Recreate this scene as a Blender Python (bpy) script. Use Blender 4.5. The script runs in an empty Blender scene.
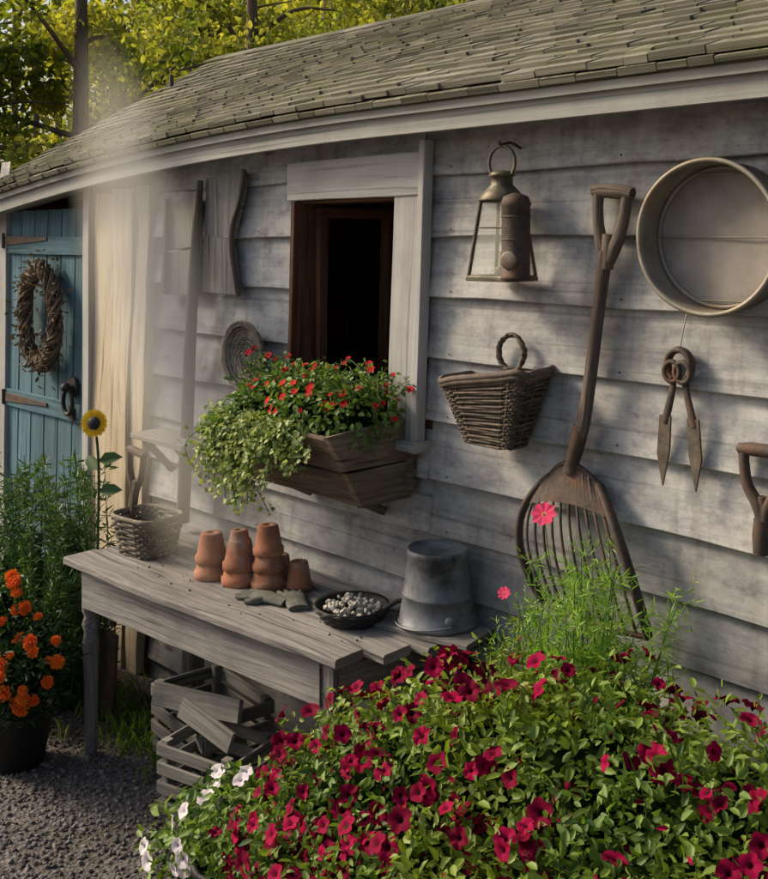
import bpy, math, numpy as np
from mathutils import Vector
rng=np.random.default_rng(7)
sc=bpy.context.scene
A=np.array
def nrmz(v):
    v=np.asarray(v,float); return v/(np.linalg.norm(v,axis=-1,keepdims=True)+1e-12)
# ---------------------------------------------------------------- mesh builder
class MB:
    def __init__(s): s.v=[];s.f=[];s.m=[];s.uv=[];s.t=[];s.sm=[]; s.n=0
    def add(s,V,F,mat=0,tone=None,uv=None,smooth=False):
        V=np.asarray(V,float).reshape(-1,3); k=len(V)
        s.v.append(V)
        if uv is None: uv=V[:,[0,2]]
        s.uv.append(np.asarray(uv,float).reshape(-1,2))
        if tone is None: tone=rng.random()
        s.t.append(np.broadcast_to(np.asarray(tone,float),(k,)).copy())
        n=s.n
        s.f.extend([tuple(int(i)+n for i in f) for f in F])
        if isinstance(mat,(int,np.integer)): s.m.extend([mat]*len(F))
        else: s.m.extend(list(mat))
        s.sm.extend([smooth]*len(F)); s.n+=k
    def build(s,name,mats,parent=None,shift=None,scale=None,about=None):
        me=bpy.data.meshes.new(name)
        V=np.concatenate(s.v)
        if scale is not None: V=(V-A(about,float))*scale+A(about,float)
        if shift is not None: V=V+A(shift,float)
        me.from_pydata(V.tolist(),[],s.f)
        for m in mats: me.materials.append(m)
        me.polygons.foreach_set('material_index',s.m)
        me.polygons.foreach_set('use_smooth',s.sm)
        uvl=me.uv_layers.new(name='UVMap')
        li=np.zeros(len(me.loops),dtype=np.int32); me.loops.foreach_get('vertex_index',li)
        UV=np.concatenate(s.uv)[li]; uvl.data.foreach_set('uv',UV.ravel())
        at=me.attributes.new('tone','FLOAT','POINT'); at.data.foreach_set('value',np.concatenate(s.t))
        me.update()
        o=bpy.data.objects.new(name,me); sc.collection.objects.link(o)
        if parent: o.parent=parent
        return o
def sweep(mb,rings,mat=0,tone=None,smooth=False,caps=True,closed=True,us=None):
    rings=[np.asarray(r,float) for r in rings]; k=len(rings[0]); R=len(rings)
    off=rng.random(2)*7
    V=[];UV=[]
    per=None;L=0
    for i,r in enumerate(rings):
        rr=np.vstack([r,r[:1]]) if closed else r
        d=np.r_[0,np.cumsum(np.linalg.norm(np.diff(rr,axis=0),axis=1))]
        if i>0: L+=np.linalg.norm(rings[i].mean(0)-rings[i-1].mean(0))
        u=L if us is None else us[i]
        V.append(rr);UV.append(np.c_[np.full(len(rr),u+off[0]),d+off[1]])
    kk=len(V[0]);F=[]
    for i in range(R-1):
        for j in range(kk-1):
            a=i*kk+j;F.append((a,a+1,a+1+kk,a+kk))
    if tone is None: tone=rng.random()
    mb.add(np.vstack(V),F,mat,tone,np.vstack(UV),smooth)
    if caps and closed:
        for r,rev in ((rings[0],True),(rings[-1],False)):
            idx=list(range(k)); idx=idx[::-1] if rev else idx
            mb.add(r,[tuple(idx)],mat,tone,np.c_[r[:,0]*.3+off[0],r[:,2]+off[1]],False)
def plank(mb,p0,p1,side,w,t,n=1,jit=0,mat=0,tone=None,ch=.003,w1=None,t1=None,bow=None):
    p0=A(p0,float);p1=A(p1,float);ax=nrmz(p1-p0);side=A(side,float);side=nrmz(side-ax*np.dot(side,ax));nm=np.cross(ax,side)
    w1=w if w1 is None else w1; t1=t if t1 is None else t1
    rings=[];ph=rng.random(6)*6.28
    for i in range(n+1):
        f=i/n;ww=(w+(w1-w)*f)/2;tt=(t+(t1-t)*f)/2;c=min(ch,ww*.4,tt*.4)
        s=f*np.linalg.norm(p1-p0)
        e=jit*(math.sin(s*9+ph[0])+.6*math.sin(s*23+ph[1])); e2=jit*(math.sin(s*7+ph[2])+.6*math.sin(s*19+ph[3])); e3=jit*(math.sin(s*5+ph[4]))
        C=p0+(p1-p0)*f+nm*e3
        if bow is not None: C=C+A(bow)*math.sin(math.pi*f)
        q=[(-ww+c+e,-tt),(ww-c+e2,-tt),(ww+e2,-tt+c),(ww+e2,tt-c),(ww-c+e2,tt),(-ww+c+e,tt),(-ww+e,tt-c),(-ww+e,-tt+c)]
        rings.append(A([C+side*a+nm*b for a,b in q]))
    sweep(mb,rings,mat,tone)
def box(mb,c,s,mat=0,tone=None,rz=0,ch=.002):
    c=A(c,float);ax=int(np.argmax(s));R=A([[math.cos(rz),-math.sin(rz),0],[math.sin(rz),math.cos(rz),0],[0,0,1]])
    e=np.eye(3);o=[i for i in range(3) if i!=ax]
    plank(mb,c-R@e[ax]*s[ax]/2,c+R@e[ax]*s[ax]/2,R@e[o[0]],s[o[0]],s[o[1]],1,0,mat,tone,ch)
def spath(pts,n=8):
    P=A(pts,float);P=np.vstack([2*P[0]-P[1],P,2*P[-1]-P[-2]]);out=[]
    for i in range(1,len(P)-2):
        for j in range(n):
            t=j/n;a,b,c,d=P[i-1],P[i],P[i+1],P[i+2]
            out.append(.5*((2*b)+(-a+c)*t+(2*a-5*b+4*c-d)*t*t+(-a+3*b-3*c+d)*t**3))
    out.append(P[-2]);return A(out)
def tube(mb,pts,r,k=8,mat=0,tone=None,closed=False,flat=None,smooth=True):
    P=A(pts,float);n=len(P);r=np.broadcast_to(np.asarray(r,float),(n,)) if np.ndim(r)==0 or len(np.atleast_1d(r))==n else np.interp(np.linspace(0,1,n),np.linspace(0,1,len(r)),r)
    if closed: T=np.roll(P,-1,0)-np.roll(P,1,0)
    else: T=np.gradient(P,axis=0)
    T=nrmz(T);up=A([0,0,1.]) if abs(T[0][2])<.9 else A([0,1.,0])
    if flat is not None: up=A(flat[0],float)
    rings=[];N=nrmz(up-T[0]*np.dot(up,T[0]))
    for i in range(n):
        N=nrmz(N-T[i]*np.dot(N,T[i]));B=np.cross(T[i],N)
        a=np.linspace(0,2*np.pi,k,endpoint=False);fx=1 if flat is None else flat[1]
        rings.append(P[i]+r[i]*(np.cos(a)[:,None]*N*fx+np.sin(a)[:,None]*B))
    if closed: rings.append(rings[0])
    sweep(mb,rings,mat,tone,smooth,caps=not closed)
def frame(axis):
    z=nrmz(A(axis,float));x=np.cross([0,1,0],z) if abs(z[1])<.9 else np.cross([1,0,0],z);x=nrmz(x);return np.c_[x,np.cross(z,x),z]
def lathe(mb,prof,c,axis=(0,0,1),k=32,mat=0,tone=None,sx=1,sy=1,wob=0,smooth=True):
    R=frame(axis) if tuple(axis)!=(0,0,1) else np.eye(3);c=A(c,float);a=np.linspace(0,2*np.pi,k,endpoint=False);ph=rng.random(2)*6
    rings=[]
    for r,z in prof:
        rr=r*(1+wob*np.sin(2*a+ph[0])+wob*.6*np.sin(5*a+ph[1]))
        rings.append((R@A([rr*np.cos(a)*sx,rr*np.sin(a)*sy,np.full(k,z)])).T+c)
    d=np.r_[0,np.cumsum(np.linalg.norm(np.diff(A(prof,float),axis=0),axis=1))]
    sweep(mb,rings,mat,tone,smooth,caps=False,us=d)
def scatter(mb,T,pos,N,size,tone=None,mat=0,dirx=None,smooth=True):
    Vt,Ft,UVt=T;pos=A(pos,float);n=len(pos)
    z=nrmz(N);x=rng.normal(size=(n,3)) if dirx is None else A(dirx,float);x=nrmz(x-z*(x*z).sum(1,keepdims=True));y=np.cross(z,x)
    s=np.broadcast_to(np.asarray(size,float),(n,))
    W=pos[:,None,:]+s[:,None,None]*(Vt[None,:,0:1]*x[:,None]+Vt[None,:,1:2]*y[:,None]+Vt[None,:,2:3]*z[:,None])
    k=len(Vt);F=[tuple(a+i*k for a in f) for i in range(n) for f in Ft]
    tone=rng.random(n) if tone is None else np.broadcast_to(tone,(n,))
    mb.add(W.reshape(-1,3),F,mat,np.repeat(tone,k),np.tile(UVt,(n,1)),smooth)
def leafT(w=.5,c=.08,droop=.12):
    V=A([(0,0,0),(.3,w/2,c),(.7,w*.42,c*.5),(1,0,-droop),(.7,-w*.42,c*.5),(.3,-w/2,c)]);return V,[(0,1,2,3),(0,3,4,5)],V[:,:2]
def flowerT(p=5,dep=.35,notch=.78,curl=.05):
    V=[(0,0,-dep)];m=p*4
    for i in range(m):
        a=2*math.pi*i/m;V.append((.35*math.cos(a),.35*math.sin(a),-.06))
    for i in range(m):
        a=2*math.pi*i/m;r=[notch,.97,1.0,.97][i%4];V.append((r*math.cos(a),r*math.sin(a),curl*math.sin(i*1.7)+(0 if i%4 else .05)))
    F=[(0,1+i,1+(i+1)%m) for i in range(m)]+[(1+i,1+m+i,1+m+(i+1)%m,1+(i+1)%m) for i in range(m)]
    V=A(V,float);return V,F,V[:,:2]
def pomT():
    V=[];F=[];r_=np.random.default_rng(3)
    for l,(r,z,n) in enumerate([(1,.0,11),(.88,.22,10),(.68,.42,9),(.45,.55,7),(.24,.64,5)]):
        for i in range(n):
            a=2*math.pi*(i+.5*l)/n+r_.normal()*.08;d=.30+.25/n*l;b=len(V);q=r*(1+.1*r_.normal());zz=z+.07*r_.normal()
            V+= [(0,0,z-.15),(q*.8*math.cos(a-d),q*.8*math.sin(a-d),zz),(q*math.cos(a-d*.5),q*math.sin(a-d*.5),zz-.04),(q*.93*math.cos(a),q*.93*math.sin(a),zz+.05),(q*math.cos(a+d*.5),q*math.sin(a+d*.5),zz-.04),(q*.8*math.cos(a+d),q*.8*math.sin(a+d),zz)]
            F+=[(b,b+1,b+2,b+3),(b,b+3,b+4,b+5)]
    V=A(V,float);return V,F,V[:,:2]
t_=(1+5**.5)/2
ICV=nrmz(A([(-1,t_,0),(1,t_,0),(-1,-t_,0),(1,-t_,0),(0,-1,t_),(0,1,t_),(0,-1,-t_),(0,1,-t_),(t_,0,-1),(t_,0,1),(-t_,0,-1),(-t_,0,1)]))
ICF=[(0,11,5),(0,5,1),(0,1,7),(0,7,10),(0,10,11),(1,5,9),(5,11,4),(11,10,2),(10,7,6),(7,1,8),(3,9,4),(3,4,2),(3,2,6),(3,6,8),(3,8,9),(4,9,5),(2,4,11),(6,2,10),(8,6,7),(9,8,1)]
def stoneT(sq=.6):
    V=ICV*(.75+.5*rng.random((12,1)));V=V*A([1,.8,sq]);return V,ICF,V[:,:2]
# ---------------------------------------------------------------- materials
def mat(name):
    m=bpy.data.materials.new(name);m.use_nodes=True;nt=m.node_tree;return m,nt,nt.nodes,nt.links,nt.nodes['Principled BSDF']
def nd(nt,t,**k):
    n=nt.nodes.new(t)
    for a,b in k.items():
        if a.startswith('i_'): n.inputs[a[2:].replace('_',' ')].default_value=b
        else: setattr(n,a,b)
    return n
def ramp(nt,src,stops):
    r=nd(nt,'ShaderNodeValToRGB');e=r.color_ramp.elements
    while len(e)<len(stops): e.new(.5)
    for i,(p,c) in enumerate(stops):
        e[i].position=p;e[i].color=(*c,1) if len(c)==3 else c
    nt.links.new(src,r.inputs[0]);return r.outputs[0]
def mixc(nt,f,a,b,mode='MIX'):
    m=nd(nt,'ShaderNodeMix',data_type='RGBA',blend_type=mode)
    for s,i in ((f,0),(a,6),(b,7)):
        if hasattr(s,'default_value') or hasattr(s,'links'): nt.links.new(s,m.inputs[i])
        else: m.inputs[i].default_value=s if i==0 else (*s,1)
    return m.outputs[2]
def noise(nt,vec,scale,detail=5,rough=.6,sc3=None):
    if sc3 is not None:
        mp=nd(nt,'ShaderNodeMapping');mp.inputs['Scale'].default_value=sc3;nt.links.new(vec,mp.inputs[0]);vec=mp.outputs[0]
    n=nd(nt,'ShaderNodeTexNoise');n.inputs['Scale'].default_value=scale;n.inputs['Detail'].default_value=detail;n.inputs['Roughness'].default_value=rough
    nt.links.new(vec,n.inputs['Vector']);return n.outputs[0]
def coords(nt,kind='Object'):
    return nd(nt,'ShaderNodeTexCoord').outputs[kind]
def toneN(nt):
    return nd(nt,'ShaderNodeAttribute',attribute_name='tone').outputs['Fac']
def bump(nt,bs,h,st=.3,dist=.01):
    b=nd(nt,'ShaderNodeBump');b.inputs['Strength'].default_value=st;b.inputs['Distance'].default_value=dist
    nt.links.new(h,b.inputs['Height']);nt.links.new(b.outputs[0],bs.inputs['Normal'])
def wood(name,dark,mid,light,stain=(.05,.04,.03),gs=(2.2,45,1),tv=.35,rough=.85,bst=.5,knots=False,stainamt=.5,green=None,crack=.8):
    m,nt,N,L,b=mat(name);uv=coords(nt,'UV');ob=coords(nt);tn=toneN(nt)
    cx=nd(nt,'ShaderNodeCombineXYZ');ml=nd(nt,'ShaderNodeMath',operation='MULTIPLY');ml.inputs[1].default_value=37;L.new(tn,ml.inputs[0]);L.new(ml.outputs[0],cx.inputs[2])
    ad=nd(nt,'ShaderNodeVectorMath',operation='ADD');L.new(uv,ad.inputs[0]);L.new(cx.outputs[0],ad.inputs[1]);vec=ad.outputs[0]
    g=noise(nt,vec,1,8,.7,gs);col=ramp(nt,g,[(.28,dark),(.48,mid),(.72,light)])
    big=noise(nt,ob,2.6,6,.7);st=ramp(nt,big,[(.45,(0,0,0)),(.68,(stainamt,)*3)])
    col=mixc(nt,st,col,stain)
    if green is not None:
        g2=noise(nt,ob,4.1,4,.6);gf=ramp(nt,g2,[(.5,(0,0,0)),(.7,(.6,.6,.6))]);col=mixc(nt,gf,col,green)
    cr=ramp(nt,noise(nt,vec,1,3,.5,(gs[0]*.7,gs[1]*1.6,1)),[(.33,(.25,.25,.25)),(.40,(1,1,1))]);col=mixc(nt,crack,col,cr,'MULTIPLY')
    if knots:
        v=nd(nt,'ShaderNodeTexVoronoi');mp=nd(nt,'ShaderNodeMapping');mp.inputs['Scale'].default_value=(2.3,6,1);L.new(vec,mp.inputs[0]);L.new(mp.outputs[0],v.inputs[0]);v.inputs['Scale'].default_value=1
        kf=ramp(nt,v.outputs['Distance'],[(.04,(.42,.38,.38)),(.12,(1,1,1))]);col=mixc(nt,1.0,col,kf,'MULTIPLY')
        w=ramp(nt,noise(nt,ob,7,7,.75,(1,1,1.8)),[(.36,(.66,.64,.68)),(.52,(1,1,1)),(.66,(1.2,1.17,1.10))]);col=mixc(nt,1.0,col,w,'MULTIPLY')
        w=ramp(nt,noise(nt,ob,38,4,.7,(1,1,1.2)),[(.34,(.78,.76,.76)),(.46,(1,1,1))]);col=mixc(nt,.8,col,w,'MULTIPLY')
        w=ramp(nt,noise(nt,ob,1,5,.65,(16,1,1.1)),[(.36,(.66,.62,.56)),(.50,(1,1,1))]);col=mixc(nt,.55,col,w,'MULTIPLY')
    tr=ramp(nt,tn,[(0,(1-tv,)*3),(1,(1+tv*.6,)*3)]) ;col=mixc(nt,1.0,col,tr,'MULTIPLY')
    L.new(col,b.inputs['Base Color']);b.inputs['Roughness'].default_value=rough;b.inputs['Specular IOR Level'].default_value=.25
    bump(nt,b,g,bst,.006);return m
def leafM(name,dark,light,trans=.35,rough=.5,warm=None):
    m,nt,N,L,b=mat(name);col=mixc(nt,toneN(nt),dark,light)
    if warm is not None:
        w=ramp(nt,noise(nt,coords(nt),1.1,3),[(.42,(0,0,0)),(.60,(.9,.9,.9))]);col=mixc(nt,w,col,warm)
    L.new(col,b.inputs['Base Color']);b.inputs['Roughness'].default_value=rough;b.inputs['Specular IOR Level'].default_value=.35
    t=nd(nt,'ShaderNodeBsdfTranslucent');L.new(mixc(nt,1.0,col,(1.3,1.35,.6),'MULTIPLY'),t.inputs[0]);mx=nd(nt,'ShaderNodeMixShader');mx.inputs[0].default_value=trans
    L.new(b.outputs[0],mx.inputs[1]);L.new(t.outputs[0],mx.inputs[2]);L.new(mx.outputs[0],N['Material Output'].inputs[0]);return m
def petalM(name,cin,cout,dark,r0=.25,trans=.25,spec=.3):
    m,nt,N,L,b=mat(name);ln=nd(nt,'ShaderNodeVectorMath',operation='LENGTH');L.new(coords(nt,'UV'),ln.inputs[0])
    col=ramp(nt,ln.outputs['Value'],[(r0*.5,cin),(r0*1.6,cout)]);col=mixc(nt,toneN(nt),mixc(nt,1.0,col,dark,'MULTIPLY'),col)
    L.new(col,b.inputs['Base Color']);b.inputs['Roughness'].default_value=.75;b.inputs['Specular IOR Level'].default_value=spec
    t=nd(nt,'ShaderNodeBsdfTranslucent');L.new(col,t.inputs[0]);mx=nd(nt,'ShaderNodeMixShader');mx.inputs[0].default_value=trans
    L.new(b.outputs[0],mx.inputs[1]);L.new(t.outputs[0],mx.inputs[2]);L.new(mx.outputs[0],N['Material Output'].inputs[0]);return m
def blot(name,c1,c2,c3=None,scale=12,rough=.6,metal=0,bst=.3,tv=.2,p=(.35,.65)):
    m,nt,N,L,b=mat(name);ob=coords(nt);n=noise(nt,ob,scale,8,.7)
    col=ramp(nt,n,[(p[0],c1),(p[1],c2)])
    if c3 is not None: col=mixc(nt,ramp(nt,noise(nt,ob,scale*.45,6,.7),[(.5,(0,0,0)),(.66,(.9,.9,.9))]),col,c3)
    tr=ramp(nt,toneN(nt),[(0,(1-tv,)*3),(1,(1+tv,)*3)]);col=mixc(nt,1.0,col,tr,'MULTIPLY')
    L.new(col,b.inputs['Base Color']);b.inputs['Roughness'].default_value=rough;b.inputs['Metallic'].default_value=metal
    bump(nt,b,noise(nt,ob,scale*6,6,.7),bst,.004);return m
M_side=wood('siding_paint',(.31,.315,.315),(.425,.43,.425),(.52,.52,.505),(.27,.245,.235),(1.0,30,1),.24,knots=True,stainamt=.6,bst=.35,crack=.35)
M_trim=wood('trim_paint',(.32,.315,.30),(.42,.415,.40),(.51,.50,.47),(.24,.22,.20),(1.6,45,1),.15,stainamt=.45,crack=.5)
M_fasc=wood('fascia_paint',(.27,.27,.25),(.36,.36,.33),(.44,.44,.41),(.2,.19,.16),(1.0,40,1),.1,stainamt=.5,crack=.5)
M_door=wood('door_blue_paint',(.05,.105,.14),(.09,.175,.215),(.15,.25,.295),(.06,.09,.10),(2,40,1),.3)
M_post=wood('post_wood_sun_tint',(.30,.23,.15),(.54,.45,.32),(.70,.62,.48),(.36,.28,.18),(2.2,26,1),.25,bst=.9)  # pale warm cream puts the sun patch on the posts into the wood colour
M_shing=wood('roof_shingle_wood',(.08,.075,.055),(.20,.185,.14),(.33,.31,.24),(.12,.12,.06),(3,45,1),.45,bst=.6,green=(.16,.17,.07),crack=.6)
M_tab=wood('weathered_bench_wood',(.10,.09,.085),(.23,.215,.205),(.38,.36,.335),(.12,.11,.095),(2.5,55,1),.35,bst=1.0,stainamt=.6)
M_old=wood('old_grey_wood',(.12,.11,.10),(.22,.21,.19),(.33,.31,.28),(.13,.11,.09),(3,70,1),.25,bst=.8)
M_brn=wood('brown_wood',(.06,.043,.03),(.17,.125,.09),(.30,.235,.17),(.07,.05,.035),(4,60,1),.25,bst=.8)
M_hand=wood('handle_wood',(.06,.048,.04),(.13,.10,.08),(.23,.185,.15),(.07,.05,.04),(6,90,1),.2,bst=.5)
M_int=wood('interior_brown_wood',(.08,.035,.022),(.17,.075,.045),(.26,.13,.08),(.06,.03,.02),(3,40,1),.3)
M_wick=blot('wicker',(.05,.035,.027),(.17,.125,.09),(.08,.06,.045),40,.8,tv=.45)
M_wick2=blot('grey_wicker',(.09,.075,.055),(.25,.215,.16),(.13,.105,.075),40,.8,tv=.45)
M_galv=blot('galvanised_metal',(.17,.155,.12),(.31,.29,.24),(.20,.14,.08),9,.55,.3,.2)
M_buck=blot('bucket_galvanised',(.10,.11,.12),(.26,.28,.30),(.03,.03,.035),10,.55,.3,.2,p=(.3,.6))
M_mesh=blot('sieve_mesh',(.20,.175,.15),(.33,.30,.27),(.24,.17,.12),5,.8)
M_iron=blot('rusty_iron',(.04,.03,.025),(.10,.075,.06),(.13,.065,.035),30,.7,.3,.5)
M_blk=blot('black_iron',(.012,.012,.013),(.03,.03,.032),None,30,.6,.3,.4)
M_steel=blot('worn_steel',(.07,.055,.045),(.18,.15,.12),(.14,.075,.04),25,.55,.4,.3)
M_brass=blot('lantern_metal',(.05,.045,.03),(.15,.135,.085),(.11,.07,.04),18,.5,.4,.4)
M_terra=blot('terracotta',(.26,.10,.05),(.42,.17,.085),(.40,.29,.22),14,.9,0,.3,tv=.25)
M_glove=blot('glove_cloth',(.06,.065,.055),(.14,.145,.12),(.10,.09,.06),30,.95)
M_white=blot('pale_bulbs',(.32,.30,.25),(.6,.57,.5),(.25,.22,.17),30,.7)
M_soil=blot('soil',(.02,.015,.01),(.05,.038,.026),None,20,.95,0,.8)
M_found=blot('foundation_earth',(.03,.02,.014),(.08,.055,.035),(.04,.05,.02),9,.95,0,.8)
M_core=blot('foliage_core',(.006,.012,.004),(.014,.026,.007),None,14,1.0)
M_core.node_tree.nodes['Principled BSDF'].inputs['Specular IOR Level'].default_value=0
M_rope=blot('twine',(.4,.38,.33),(.55,.52,.45),None,40,.9)
M_stone=blot('gravel_stone',(.08,.07,.07),(.21,.185,.18),(.12,.10,.085),3,.9,0,.3,tv=.6)
m,nt,N,L,b=mat('lantern_glass');b.inputs['Base Color'].default_value=(.5,.5,.42,1);b.inputs['Roughness'].default_value=.25;b.inputs['Alpha'].default_value=.35;M_glass=m
M_leafP=leafM('petunia_leaf',(.025,.075,.012),(.18,.29,.045),.3,.5,(.24,.31,.04))
M_leafB=leafM('box_leaf',(.05,.11,.02),(.20,.31,.07),.3)
M_leafV=leafM('ivy_leaf',(.16,.24,.07),(.46,.50,.20),.3)
M_leafD=leafM('herb_leaf',(.02,.06,.02),(.09,.17,.05),.25)
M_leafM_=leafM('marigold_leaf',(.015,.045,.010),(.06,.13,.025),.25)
M_leafC=leafM('cosmos_leaf',(.12,.26,.03),(.30,.48,.07),.35)
M_leafT=leafM('tree_leaf',(.05,.085,.012),(.28,.32,.05),.55,.5,(.54,.50,.10))
M_stem=leafM('green_stem',(.06,.12,.03),(.12,.2,.05),.1)
M_dry=leafM('dry_leaf',(.08,.055,.035),(.20,.15,.10),.1,.9)
M_mag=petalM('crimson_petal',(.05,.0006,.008),(.30,.0025,.045),(.42,.3,.4),trans=.12,spec=.08)
M_wht=petalM('white_petal',(.35,.20,.38),(.78,.74,.76),(.85,.8,.85),.2)
M_red=petalM('red_petal',(.35,.02,.02),(.68,.02,.03),(.7,.6,.6),spec=.1)
M_pnk=petalM('pink_petal',(.6,.35,.1),(.72,.05,.14),(.8,.7,.7),.15)
M_org=petalM('orange_petal',(.80,.13,.01),(.92,.25,.02),(.8,.5,.5),.5)
M_yel=petalM('yellow_petal',(.75,.5,.02),(.88,.62,.03),(.8,.7,.7),.5)
m,nt,N,L,b=mat('gravel_ground');ob=coords(nt)
v=nd(nt,'ShaderNodeTexVoronoi');v.inputs['Scale'].default_value=70;L.new(ob,v.inputs[0])
col=mixc(nt,ramp(nt,v.outputs['Color'],[(.2,(0,0,0)),(.8,(1,1,1))]),(.06,.053,.05),(.16,.14,.135))
col=mixc(nt,ramp(nt,noise(nt,ob,1.6,5),[(.45,(0,0,0)),(.7,(.7,.7,.7))]),col,(.05,.05,.03));L.new(col,b.inputs['Base Color']);b.inputs['Roughness'].default_value=.95
bump(nt,b,v.outputs['Distance'],.8,.01);M_grav=m
GZ=.13
# ---------------------------------------------------------------- ground
mb=MB();mb.add([(-300,-300,GZ),(300,-300,GZ),(300,300,GZ),(-300,300,GZ)],[(0,1,2,3)],0,.5);mb.build('ground',[M_grav])
mb=MB()
for q in range(6):
    T=stoneT();n=1700;p=np.c_[rng.uniform(-5,-2,n),rng.uniform(-1.9,-.15,n),GZ+rng.uniform(0,.004,n)]
    scatter(mb,T,p,A([0,0,1])+rng.normal(size=(n,3))*.4,rng.uniform(.004,.012,n),smooth=False)
mb.build('gravel',[M_stone])
mb=MB();n=150;p=np.c_[rng.uniform(-4.5,-2.2,n),rng.uniform(-1.8,-.2,n),np.full(n,GZ+.012)]
scatter(mb,leafT(.5,.15,.1),p,A([0,0,1])+rng.normal(size=(n,3))*.35,rng.uniform(.012,.035,n),mat=0);mb.build('fallen_leaves',[M_dry])
# ---------------------------------------------------------------- shed
shed=bpy.data.objects.new('garden_shed',None);sc.collection.objects.link(shed)
XL,XR=-5.6,1.4
def sag(x): return -.026*max(0,-2.4-x)**1.9
def lean(x,z): return x+.045*(z-1.8)
WX0,WX1,WZ0,WZ1=-3.0,-2.50,1.40,2.19
mb=MB()
zl=[.03,.21,.39,.57,.75,.93,1.1,1.275,1.465,1.665,1.865,2.06,2.26,2.46]
def clap(x0,x1,z0,z1,seed):
    n=max(1,int((x1-x0)/.12));xs=np.linspace(x0,x1,n+1);r=np.random.default_rng(seed)
    ph=r.random(4)*6.28
    j=.0035*np.sin(xs*3.1+ph[0])+.002*np.sin(xs*8.3+ph[1])+r.normal(size=n+1)*.0009
    jy=.003*np.sin(xs*2.3+ph[2])
    tone=r.random()
    a=np.c_[xs,np.full(n+1,-.004),np.full(n+1,z1+.012)];bb=np.c_[xs,-.031+jy,z0+j];c=np.c_[xs,np.full(n+1,-.002),z0+j+.003]
    b1=bb+A([0,.003,-.0]);b0=bb+A([0,.0,.003]);b1=np.c_[xs,-.027+jy,z0+j-.001]
    V=np.vstack([a,b0,b0,b1,b1,c]);o=n+1;F=[]
    for q in (0,2,4): F+=[(q*o+i,(q+1)*o+i,(q+1)*o+i+1,q*o+i+1) for i in range(n)]
    u=xs+r.random()*9;UV=np.vstack([np.c_[u,a[:,2]],np.c_[u,bb[:,2]],np.c_[u,bb[:,2]],np.c_[u,bb[:,2]-.004],np.c_[u,bb[:,2]-.004],np.c_[u,bb[:,2]-.03]])
    mb.add(V,F,0,tone,UV)
    mb.add([a[0],bb[0],c[0]],[(0,1,2)],0,.1);mb.add([a[-1],bb[-1],c[-1]],[(0,2,1)],0,.1)
for i in range(len(zl)-1):
    z0,z1=zl[i],zl[i+1]
    clap(-5.58,-5.47,z0,z1,i+100)
    clap(-4.04,-3.035 if z1>WZ0 else -3.5+.3*math.sin(i*5),z0,z1,i+200)
    if z1<=1.47:
        clap(-3.496+.3*math.sin(i*5),-2.34,z0,min(z1,WZ0+.02),i+300)
    elif z0<WZ0: clap(-3.03,-2.37,z0,WZ0+.0,i+300)
    if z0>=2.2: clap(-3.03,-2.36,2.335,z1,i+350)
    if z0>=.74:
        br=[-1.05,.2,-.4][i%3];clap(-2.34 if z1<=1.47 else -2.36,br,z0,z1,i+400);clap(br+.004,XR,z0,z1,i+500)
ns=[]
for i in range(1,len(zl)-1):
    for x in (-3.9,-3.25,-2.25,-1.62,-1.02,-.98,-.5):
        if zl[i]<.7 and x>-2.3: continue
        ns.append((x+.01*math.sin(i*7),-.031,zl[i]+.022))
scatter(mb,(ICV*A([1,1,.4]),ICF,ICV[:,:2]),A(ns),np.tile([0,-1,0.],(len(ns),1)),.0035,mat=1)
mb.build('siding',[M_side,M_iron],shed)
mb=MB()
def bx(x0,x1,y0,y1,z0,z1,m=0): box(mb,((x0+x1)/2,(y0+y1)/2,(z0+z1)/2),(x1-x0,y1-y0,z1-z0),m,.5)
bx(XL,WX0,.0,.03,GZ,2.15);bx(WX0-.0,XR,.0,.03,GZ,WZ0-.01);bx(-4.2,WX0,.0,.03,2.15,2.42);bx(WX0,XR,.001,.03,WZ1+.02,2.46);bx(WX1,XR,.002,.03,WZ0-.01,WZ1+.02)
bx(XL,XL+.03,.03,3.0,GZ,2.2);bx(XR-.03,XR,.03,3.0,GZ,2.4);bx(XL,XR,3.0,3.03,GZ,2.53);bx(XL+.1,XR-.1,1.0,1.03,GZ,2.95)
mb.add([(XL+.01,0,2.2),(XL+.01,3.03,2.4),(XL+.01,1.5,3.16)],[(0,1,2)],0,.5);mb.add([(XR-.01,0,2.4),(XR-.01,3.03,2.4),(XR-.01,1.5,3.16)],[(0,1,2)],0,.5)
plank(mb,(-3.25,.6,GZ),(-2.95,.4,2.3),(1,0,0),.05,.05,1,0,0,.9);plank(mb,(-3.9,.8,1.5),(-2.2,.8,1.5),(0,1,0),.3,.02,1,0,0,.6)
for x in (-3.9,-3.45,-3.05,-2.7): plank(mb,(x,.97,GZ),(x,.97,2.9),(1,0,0),.09,.05,1,0,0,.9)
mb.build('inner_walls',[M_int],shed)
mb=MB();xs=np.linspace(-2.36,XR,30)
rg=[A([(x,-.012+.01*math.sin(x*20),GZ),(x,-.012+.01*math.sin(x*17+1),.5),(x,-.004,.762),(x,.0,.762),(x,.0,GZ)]) for x in xs]
sweep(mb,rg,0,.5);mb.build('foundation',[M_found],shed)
mb=MB()
def vp(x,z0,z1,w,t,y,m=0,tone=None,n=6,jit=.001):
    plank(mb,(lean(x,z0),y,z0),(lean(x,z1),y,z1),(1,0,0),w,t,n,jit,m,tone)
vp(-2.428,1.36,2.335,.125,.024,-.044,0,.6);vp(-2.352,1.36,2.37,.028,.045,-.050,0,.85)
plank(mb,(-3.03,-.046,2.262),(-2.35+.003,-.048,2.264),(0,0,1),.14,.026,6,.001,0,.75)
plank(mb,(-3.04,-.055,1.385),(-2.34,-.055,1.385),(0,1,0),.09,.03,4,.001,0,.5)
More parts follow.
